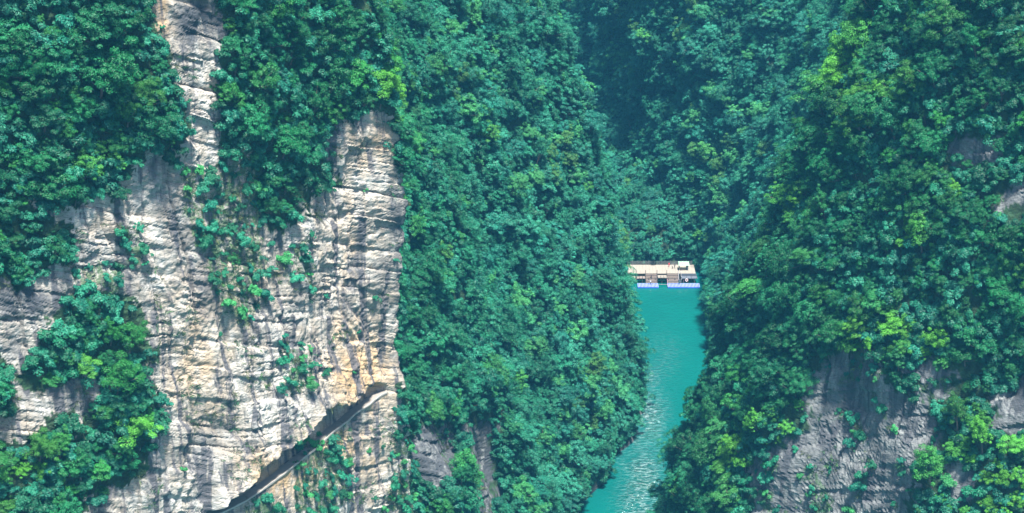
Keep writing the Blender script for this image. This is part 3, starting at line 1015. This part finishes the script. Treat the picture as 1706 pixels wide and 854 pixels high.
def scatter(name, pos, rot, scl, tint, coll, idx, label=None):
    me = bpy.data.meshes.new(name)
    me.vertices.add(len(pos))
    me.vertices.foreach_set('co', np.asarray(pos, np.float32).ravel())
    for nm, ty, arr, key in (('rot', 'FLOAT_VECTOR', rot, 'vector'), ('scl', 'FLOAT_VECTOR', scl, 'vector'), ('tint', 'FLOAT_COLOR', tint, 'color'), ('pick', 'INT', idx, 'value')):
        at = me.attributes.new(nm, ty, 'POINT')
        at.data.foreach_set(key, np.asarray(arr, np.int32 if ty == 'INT' else np.float32).ravel())
    o = bpy.data.objects.new(name, me); COL.objects.link(o)
    ng = bpy.data.node_groups.new(name + '_scatter', 'GeometryNodeTree')
    ng.interface.new_socket('Geometry', in_out='INPUT', socket_type='NodeSocketGeometry')
    ng.interface.new_socket('Geometry', in_out='OUTPUT', socket_type='NodeSocketGeometry')
    gi, go = ng.nodes.new('NodeGroupInput'), ng.nodes.new('NodeGroupOutput')
    ci = ng.nodes.new('GeometryNodeCollectionInfo')
    ci.inputs['Collection'].default_value = coll
    ci.inputs['Separate Children'].default_value = True
    ci.inputs['Reset Children'].default_value = True
    ip = ng.nodes.new('GeometryNodeInstanceOnPoints')
    ip.inputs['Pick Instance'].default_value = True

    def na(nm, ty):
        n = ng.nodes.new('GeometryNodeInputNamedAttribute'); n.data_type = ty; n.inputs['Name'].default_value = nm
        return n.outputs['Attribute']
    er = ng.nodes.new('FunctionNodeEulerToRotation')
    l = ng.links.new
    l(na('rot', 'FLOAT_VECTOR'), er.inputs[0]); l(er.outputs[0], ip.inputs['Rotation'])
    l(na('scl', 'FLOAT_VECTOR'), ip.inputs['Scale']); l(na('pick', 'INT'), ip.inputs['Instance Index'])
    l(gi.outputs[0], ip.inputs['Points']); l(ci.outputs[0], ip.inputs['Instance'])
    l(ip.outputs[0], go.inputs[0])
    md = o.modifiers.new('scatter', 'NODES'); md.node_group = ng
    o['kind'] = 'stuff'
    if label: o['label'] = label
    return o


def rgba(t):
    return np.concatenate([t, np.ones((len(t), 1))], 1)


rest = np.array([i for i in range(len(tid)) if i not in single])
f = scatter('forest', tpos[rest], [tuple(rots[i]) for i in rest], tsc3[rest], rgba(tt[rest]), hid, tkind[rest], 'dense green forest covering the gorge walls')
f['category'] = 'forest'

# undergrowth between the trees
uid = darts(~CR, 2.0, seed=9)
uid = uid[(rng.uniform(size=len(uid)) < .8) & (covers_rock(uid, .9, .5, .9) < .35)]
un = len(uid)
ut = GREENS[rng.integers(0, 4, un)] * rng.uniform(.6, 1.2, un)[:, None]
us = rng.uniform(.8, 1.7, un)
f = scatter('undergrowth', CQ[uid], [tuple(rot_of(CN[i], random.uniform(.2, .7), random.uniform(0, 6.28))) for i in uid], np.repeat(us[:, None], 3, 1), rgba(ut), hid_b, rng.integers(0, 5, un), 'low leafy undergrowth between the forest trees')
f['category'] = 'undergrowth'

# shrubs rooted on the bare rock
CR &= CQ[:, 2] > 4
sid = darts(CR & CS & (cd < 620), 2.5, seed=13)
ext = darts(CR & ~CS & (cd < 620), 7.5, seed=17)
ext = ext[rng.uniform(size=len(ext)) < .33]
sid = np.concatenate([sid, ext])
infr = (cu[sid] > 0) & (cu[sid] < 1706) & (cv[sid] > 0) & (cv[sid] < 854)
sid = sid[infr]
sid = np.array([i for i in sid if sees(CQ[i] + np.array([CN[i][0], CN[i][1], 1.0]))])[:290]
ssh = [GREENS[random.randrange(5)] * random.uniform(.8, 1.5) for _ in sid]
ZONES = [(330, 90, 'on the pale rock column'), (340, 330, 'in the scrub below the rock column'), (400, 300, 'beside the speckled rock band'), (400, 480, 'in the scrub at mid cliff'), (500, 430, 'below the hanging trees'),
         (600, 350, 'on the upper buttress face'), (490, 615, 'on the face above the ledge path'), (620, 560, 'on the buff lower buttress'), (540, 780, 'on the face below the ledge path'), (420, 830, 'at the lower end of the ledge path'),
         (670, 780, 'on stepped ledges below the path end'), (220, 420, 'on streaked rock left of the scrub'), (140, 460, 'above the clump on the left cliff'), (60, 540, 'on the dark rock at the left edge'), (300, 620, 'on pale rock right of the clump'),
         (350, 760, 'low on pale rock beside the path'), (100, 670, 'on the banded rock under the clump'), (1400, 660, 'at the top of the grey rock face'), (1400, 800, 'low on the grey rock face'), (1640, 300, 'on dark rock of the right spur'), (1640, 620, 'on banded rock at the right edge'), (770, 740, 'on broken rock by the low ledge')]
LAB = spread_labels([(k, cu[i], cv[i], shade(ssh[k])) for k, i in enumerate(sid)], 'shrub')
for k, i in enumerate(sid):
    o = bpy.data.objects.new('shrub', BUSH[random.randrange(5)])
    COL.objects.link(o)
    o.location = CQ[i]
    o.rotation_euler = rot_of(CN[i], random.uniform(.3, .8), random.uniform(0, 6.28))
    sc_ = (.4 + .75 * random.random() ** 1.5) if CS[i] else random.uniform(.35, .7)
    o.scale = (sc_ * random.uniform(.9, 1.2), sc_, sc_ * random.uniform(.9, 1.3))
    o['tint'] = [float(c) for c in ssh[k]] + [1.0]
    o['label'] = LAB[k]; o['category'] = 'shrub'; o['group'] = 'shrubs rooted on the rock faces'

# grass tufts on ledges
gid = darts(CR & (cd < 620) & ((CS) | (fbm(CQ[:, 0] / 9, CQ[:, 1] / 9, CQ[:, 2] / 9, 2) > .27)), 1.3, seed=21)
gn = len(gid)
gt = np.array([(.05, .13, .04), (.03, .11, .05), (.09, .12, .05)])[rng.integers(0, 3, gn)] * rng.uniform(.7, 1.3, gn)[:, None]
f = scatter('ledge_grass', CQ[gid], [tuple(rot_of(CN[i], random.uniform(.4, 1.0), random.uniform(0, 6.28))) for i in gid], np.repeat(rng.uniform(.4, 1.1, gn)[:, None], 3, 1), rgba(gt), hid_g, rng.integers(0, 3, gn), 'grass tufts growing on ledges of the rock')
f['category'] = 'grass'
print('trees', len(tid), 'undergrowth', un, 'shrubs', len(sid), 'grass', gn)

# ------------------------------------------------------------------ the landing stage
def bm_obj(name, bm, m, parent=None):
    me = bpy.data.meshes.new(name); bm.to_mesh(me); bm.free()
    for mm in (m if isinstance(m, (list, tuple)) else [m]): me.materials.append(mm)
    o = bpy.data.objects.new(name, me); COL.objects.link(o)
    if parent: o.parent = parent
    return o


def bx(bm, x0, x1, y0, y1, z0, z1, bev=0.0):
    r = bmesh.ops.create_cube(bm, size=1)
    bmesh.ops.scale(bm, vec=(x1 - x0, y1 - y0, z1 - z0), verts=r['verts'])
    bmesh.ops.translate(bm, vec=((x0 + x1) / 2, (y0 + y1) / 2, (z0 + z1) / 2), verts=r['verts'])
    if bev:
        bmesh.ops.bevel(bm, geom=list({e for v in r['verts'] for e in v.link_edges}), offset=bev, segments=1, affect='EDGES')


def box(name, m, parent, *a, bev=0.0):
    bm = bmesh.new(); bx(bm, *a, bev=bev)
    return bm_obj(name, bm, m, parent)


def bar(bm, p, q, r, k=6):
    p, q = Vector(p), Vector(q)
    d = q - p
    c = bmesh.ops.create_cone(bm, cap_ends=True, segments=k, radius1=r, radius2=r, depth=d.length)
    mt = Matrix.Translation((p + q) / 2) @ d.to_track_quat('Z', 'Y').to_matrix().to_4x4()
    bmesh.ops.transform(bm, matrix=mt, verts=c['verts'])


def rod(name, m, parent, p, q, r, k=6):
    bm = bmesh.new(); bar(bm, p, q, r, k)
    return bm_obj(name, bm, m, parent)


def empty(name, loc, label, cat, group=None, rz=0):
    o = bpy.data.objects.new(name, None); COL.objects.link(o)
    o.location = loc; o.rotation_euler.z = rz; o.empty_display_size = .5
    o['label'] = label; o['category'] = cat
    if group: o['group'] = group
    return o


WOOD_P = simple('pale_deck_wood', (.25, .225, .195), .8, var=.25, scale=1.5)
WOOD_S = simple('step_wood', (.22, .18, .16), .8, var=.2, scale=2)
WOOD_D = simple('dark_timber', (.07, .055, .05), .8, var=.3, scale=2)
FENCE = simple('grey_fence_timber', (.12, .13, .13), .85, var=.25)
BLUEP = simple('blue_float_plastic', (.02, .09, .55), .45, var=.1)
PALEP = simple('pale_float_top', (.26, .30, .52), .55, var=.1)
METAL = simple('painted_rail', (.5, .5, .55), .5, .0)
WHITE = simple('white_paint', (.8, .8, .78), .5, var=.06)
ORANGE = simple('orange_band', (.75, .16, .05), .5, var=.06)
AWN = simple('pale_green_awning', (.46, .72, .56), .7, var=.1)
ROPE = simple('pink_rope', (.55, .25, .35), .8)
SHADEW = simple('slate_panel', (.10, .12, .16), .8, var=.25)

dock = empty('landing_stage', (0, 0, 0), 'pale timber boat landing stage across the end of the green river', 'dock')
DZ = 2.8
# upper deck in boards
x = 39.0; k = 0
while x < 61.4:
    w = 1.1
    box('deck_board', WOOD_P, dock, x, x + w - .03, 727.0 + (0.02 if k % 2 else 0), 735.2, DZ - .16, DZ + (.006 if k % 3 == 0 else 0))
    x += w; k += 1
# middle landing, a step lower, and side landings
x = 49.25
for k in range(3):
    box('landing_board', WOOD_P, dock, x, x + 1.02, 724.6, 726.95, DZ - .75, DZ - .60); x += 1.05
for (a, b, z_, m_) in ((39.2, 41.7, DZ - .9, WOOD_P), (42.0, 45.1, DZ - 1.0, WOOD_S), (57.3, 62.6, DZ - 1.0, SHADEW)):
    n_ = max(2, round((b - a) / 1.05)); w = (b - a) / n_
    for k in range(n_):
        box('landing_board', m_, dock, a + k * w, a + (k + 1) * w - .03, 724.9, 726.95, z_ - .14, z_)
# beams and piles below
bm = bmesh.new(); bx(bm, 39.1, 61.3, 727.3, 727.55, DZ - .6, DZ - .18); bm_obj('beam', bm, WOOD_D, dock)
bm = bmesh.new(); bx(bm, 39.1, 61.3, 734.2, 734.5, DZ - .6, DZ - .18); bm_obj('beam', bm, WOOD_D, dock)
for xx in np.arange(39.6, 62.5, 2.2):
    for yy in (725.2, 728.6, 734.3):
        rod('pile', WOOD_D, dock, (xx, yy, -2.5), (xx, yy, DZ - .95 if yy < 727 else DZ - .17), .16, 8)
# stairs
for (a, b) in ((45.2, 48.95), (52.45, 56.2)):
    for k in range(6):
        z_ = DZ - .36 * (k + 1); y_ = 726.95 - .46 * k
        box('step', WOOD_S, dock, a, b, y_ - .46, y_ + .02, z_ - .07, z_)
        box('riser', WOOD_D, dock, a + .04, b - .04, y_ - .06, y_ - .02, z_ + .002, z_ + .285)
    for xx in (a - .08, b + .03):
        bm = bmesh.new(); bar(bm, (xx, 727, DZ - .15), (xx, 724.1, .55), .07); bm_obj('stringer', bm, WOOD_D, dock)
# front posts with rails
for xx in (42.0, 45.12, 49.05, 52.35, 56.28, 57.1):
    rod('post', WOOD_D, dock, (xx, 727.15, DZ - .1), (xx, 727.15, DZ + 1.15), .09, 8)
    bm = bmesh.new(); bar(bm, (xx, 727.15, DZ + 1.0), (xx, 724.3, 1.55), .05); bm_obj('handrail', bm, WOOD_D if xx < 56 else METAL, dock)
    rod('post', WOOD_D, dock, (xx, 724.4, .6), (xx, 724.4, 1.6), .07, 8)
for (a, b) in ((42.0, 45.12), (49.05, 52.35), (57.1, 62.4)):
    for h in (.55, 1.0):
        rod('rail', WOOD_D, dock, (a, 724.75, DZ - 1.0 + h - (0 if a != 49.05 else -.35)), (b, 724.75, DZ - 1.0 + h - (0 if a != 49.05 else -.35)), .035)
    for xx in np.arange(a + .05, b + .01, (b - a) / 3 - .04):
        rod('post', WOOD_D, dock, (xx, 724.75, DZ - 1.6), (xx, 724.75, DZ + .1), .06)
# back fence
for xx in np.arange(39.2, 61.5, 1.85):
    rod('fence_post', FENCE, dock, (xx, 735.0, DZ), (xx, 735.0, DZ + 1.5), .09, 8)
for h in (.35, .62, .9, 1.2):
    bm = bmesh.new(); bx(bm, 39.2, 61.3, 735.08, 735.13, DZ + h, DZ + h + .13); bm_obj('fence_rail', bm, FENCE, dock)
# planked side wall on the right
for k in range(5):
    box('wall_board', SHADEW, dock, 57.4, 62.4, 726.97, 727.03 - .0, DZ - 1.0 + .19 * k + .003, DZ - 1.0 + .19 * (k + 1) - .02)

# floating pontoons
def pontoon(x0, x1, label):
    t = empty('pontoon', ((x0 + x1) / 2, 722.2, 0), label, 'pontoon', 'floating pontoons of the landing stage')
    n_ = round((x1 - x0) / .48)
    w = (x1 - x0) / n_
    bm = bmesh.new(); bx(bm, -w / 2 + .035, w / 2 - .035, -1.75, 1.75, -.35, .45, bev=.05)
    mb = bpy.data.meshes.new('float_block'); bm.to_mesh(mb); bm.free(); mb.materials.append(BLUEP)
    bm = bmesh.new(); bx(bm, -w / 2 + .11, w / 2 - .11, -1.68, 1.68, .452, .50)
    mc = bpy.data.meshes.new('float_lid'); bm.to_mesh(mc); bm.free(); mc.materials.append(PALEP)
    for k in range(n_):
        o = bpy.data.objects.new('float_block', mb); COL.objects.link(o); o.parent = t
        o.location = (x0 + (k + .5) * w - (x0 + x1) / 2, 0, .012 * math.sin(k * 1.7))
        c = bpy.data.objects.new('float_lid', mc); COL.objects.link(c); c.parent = o
pontoon(42.2, 49.3, 'left blue and white floating pontoon at the foot of the stairs')
pontoon(52.3, 63.2, 'right longer blue and white floating pontoon at the foot of the stairs')

# awning stall
st = empty('awning_stall', (58.3, 730.6, DZ), 'small stall under a pale green awning on the dock, right end', 'stall')
for px in (-1.5, 1.5):
    for py in (-.9, .9):
        rod('pole', METAL, st, (px, py, 0), (px, py, 2.1 if py < 0 else 2.45), .05)
bm = bmesh.new()
nx_ = 10
vv = []
for j, (py, pz) in enumerate(((-1.35, 1.95), (-.5, 2.2), (.4, 2.42), (1.2, 2.52))):
    for i in range(nx_ + 1):
        vv.append(bm.verts.new((-1.8 + 3.6 * i / nx_, py, pz + .05 * math.sin(i * 1.9))))
for j in range(3):
    for i in range(nx_):
        a = j * (nx_ + 1) + i
        bm.faces.new((vv[a], vv[a + 1], vv[a + nx_ + 2], vv[a + nx_ + 1]))
bmesh.ops.solidify(bm, geom=bm.faces[:], thickness=.05)
bm_obj('awning', bm, AWN, st)
box('counter', WOOD_S, st, -1.4, .6, -.7, -.2, 0, .9)
box('cabinet', SHADEW, st, .8, 1.4, -.6, .3, 0, 1.3)

# lifebuoys
def buoy(x_, y_, z_, label):
    t = empty('lifebuoy', (x_, y_, z_), label, 'lifebuoy', 'lifebuoys on the landing stage rails')
    def ring(a0, a1, n_, r, name, m):
        bm = bmesh.new(); rows = []
        for i in range(n_ + 1):
            a = a0 + (a1 - a0) * i / n_
            rows.append([bm.verts.new(((.40 + r * math.cos(b)) * math.cos(a), r * math.sin(b), (.40 + r * math.cos(b)) * math.sin(a))) for b in [2 * math.pi * j / 8 for j in range(8)]])
        for i in range(n_):
            for j in range(8):
                bm.faces.new((rows[i][j], rows[i][(j + 1) % 8], rows[i + 1][(j + 1) % 8], rows[i + 1][j]))
        bmesh.ops.remove_doubles(bm, verts=bm.verts, dist=1e-4)
        bm_obj(name, bm, m, t)
    ring(0, 2 * math.pi, 28, .125, 'ring', WHITE)
    for k in range(4):
        ring(k * math.pi / 2 + .6, k * math.pi / 2 + .95, 4, .135, 'band', ORANGE)
buoy(41.35, 724.55, 1.45, 'white lifebuoy hung on the left railing of the dock')
buoy(58.9, 724.55, 1.35, 'white lifebuoy hung on the right railing of the dock')
# mooring ropes and red rail by the gap
for (a, b) in (((49.3, 722.6, .55), (52.3, 722.6, .55)), ((52.35, 720.9, .5), (52.35, 724.2, 1.9)), ((56.8, 723.8, .5), (56.8, 723.8, 1.8)), ((57.8, 723.8, .5), (57.8, 723.8, 1.8))):
    rod('mooring_line', ROPE, dock, a, b, .035)

# ---- people
SKIN = simple('skin', (.42, .25, .18), .6, var=.05)
HAIR = simple('hair', (.012, .01, .01), .5)


def person(loc, rz, top, legs, label, arm='down', stride=.12, sit=False, hat=None):
    J, E, Rr = [], [], []

    def v(p_, r, parent=None):
        J.append(p_); Rr.append(r)
        if parent is not None: E.append((parent, len(J) - 1))
        return len(J) - 1
    hz = .92
    pel = v((0, 0, hz), .145)
    wa = v((0, 0, 1.10), .125, pel)
    ch = v((0, .01, 1.32), .155, wa)
    nk = v((0, .0, 1.47), .062, ch)
    hd0 = v((0, -.015, 1.56), .085, nk)
    hd = v((0, -.02, 1.64), .098, hd0)
    v((0, -.005, 1.71), .07, hd)
    for sx in (-1, 1):
        sh = v((sx * .185, 0, 1.40), .062, ch)
        if arm == 'up' and sx == 1:
            el = v((sx * .27, -.10, 1.58), .045, sh); wr = v((sx * .20, -.16, 1.80), .034, el)
        elif arm == 'bent':
            el = v((sx * .25, .02, 1.15), .046, sh); wr = v((sx * .16, -.22, 1.16), .034, el)
        else:
            el = v((sx * .25, .02, 1.14), .046, sh); wr = v((sx * .26, -.05, .90), .034, el)
        pm = v((J[wr][0], J[wr][1] - .01, J[wr][2] - .07 * (1 if arm != 'up' or sx < 0 else -1)), .036, wr)
        for k in range(5):
            a = (k - 2) * .016
            v((J[pm][0] + a, J[pm][1] - .012 - (.02 if k == 0 else 0), J[pm][2] - (.075 - abs(k - 2) * .012) * (1 if arm != 'up' or sx < 0 else -1)), .0095, pm)
        hp = v((sx * .095, 0, .86), .095, pel)
        kn = v((sx * .10, -.03 - sx * stride * .5, .48), .062, hp)
        an = v((sx * .105, .03 - sx * stride, .09), .042, kn)
        v((sx * .115, -.13 - sx * stride, .035), .036, an)
    me = bpy.data.meshes.new('body')
    me.from_pydata(J, E, [])
    tmp = bpy.data.objects.new('person', me); COL.objects.link(tmp)
    md = tmp.modifiers.new('skin', 'SKIN')
    sk = me.skin_vertices[0].data
    for i, r in enumerate(Rr): sk[i].radius = (r, r)
    sk[0].use_root = True
    tmp.modifiers.new('sub', 'SUBSURF').levels = 1
    dg = bpy.context.evaluated_depsgraph_get(); dg.update()
    out = bpy.data.meshes.new_from_object(tmp.evaluated_get(dg))
    bpy.data.objects.remove(tmp)
    o = bpy.data.objects.new('person', out); COL.objects.link(o)
    out.materials.clear()
    for m_ in (SKIN, top, legs, WOOD_D): out.materials.append(m_)
    for p_ in out.polygons:
        c = p_.center
        p_.use_smooth = True
        far = abs(c.x) > .17
        if c.z < .07: p_.material_index = 3
        elif c.z < .93 and not (far and c.z > .75): p_.material_index = 2
        elif c.z < 1.45 and not (far and c.z < 1.18) and c.z > .9: p_.material_index = 1
    # hair cap and nose
    bm = bmesh.new()
    bmesh.ops.create_uvsphere(bm, u_segments=12, v_segments=8, radius=.118)
    bmesh.ops.delete(bm, geom=[q for q in bm.verts if q.co.z < -.03 and q.co.y < .02], context='VERTS')
    bmesh.ops.translate(bm, vec=(0, .0, 1.665), verts=bm.verts)
    bm_obj('hair', bm, HAIR, o)
    o.location = loc; o.rotation_euler.z = rz
    o['label'] = label; o['category'] = 'person'; o['group'] = 'people on the landing stage'
    return o


RED = simple('red_cloth', (.55, .03, .06), .8); NAVY = simple('navy_cloth', (.015, .02, .05), .8); BLACK = simple('black_cloth', (.012, .012, .016), .8)
WCL = simple('white_cloth', (.75, .75, .75), .8); GREY = simple('grey_cloth', (.16, .16, .18), .8); BLUEC = simple('blue_cloth', (.04, .08, .25), .8)
person((53.45, 733.0, DZ), .3, RED, RED, 'person in red standing at the back of the dock', 'bent')
person((54.55, 731.3, DZ), -.5, WCL, BLACK, 'person in white top and dark trousers on the dock', 'up')
person((55.3, 731.6, DZ), .8, NAVY, BLACK, 'person in dark clothes beside the person in white', 'bent')
person((56.75, 730.8, DZ), 2.2, GREY, BLACK, 'person in grey standing left of the awning stall')
person((47.0, 725.55, DZ - .36 * 4), .1, BLACK, BLACK, 'person in black walking down the left stairs', 'down', .2)
person((46.6, 722.6, .5), 2.9, WCL, NAVY, 'person in white top standing on the left pontoon', 'bent')
person((56.4, 723.0, .5), 1.6, BLUEC, NAVY, 'person in blue standing on the right pontoon by the stairs')

# ------------------------------------------------------------------ haze in the gorge air
hm = bpy.data.materials.new('gorge_haze'); hm.use_nodes = True
hm.node_tree.nodes.clear()
ho = hm.node_tree.nodes.new('ShaderNodeOutputMaterial')
hv = hm.node_tree.nodes.new('ShaderNodeVolumePrincipled')
hv.inputs['Color'].default_value = (.10, .50, .88, 1)
hv.inputs['Density'].default_value = 0.000135
hv.inputs['Anisotropy'].default_value = 0.2
hm.node_tree.links.new(hv.outputs[0], ho.inputs['Volume'])
bm = bmesh.new()
bmesh.ops.create_cube(bm, size=1)
bmesh.ops.scale(bm, vec=(1100, 1180, 320), verts=bm.verts)
bmesh.ops.translate(bm, vec=(30, 480, 156), verts=bm.verts)
me = bpy.data.meshes.new('haze'); bm.to_mesh(me); bm.free()
haze = bpy.data.objects.new('haze', me); COL.objects.link(haze)
me.materials.append(hm); haze['kind'] = 'stuff'
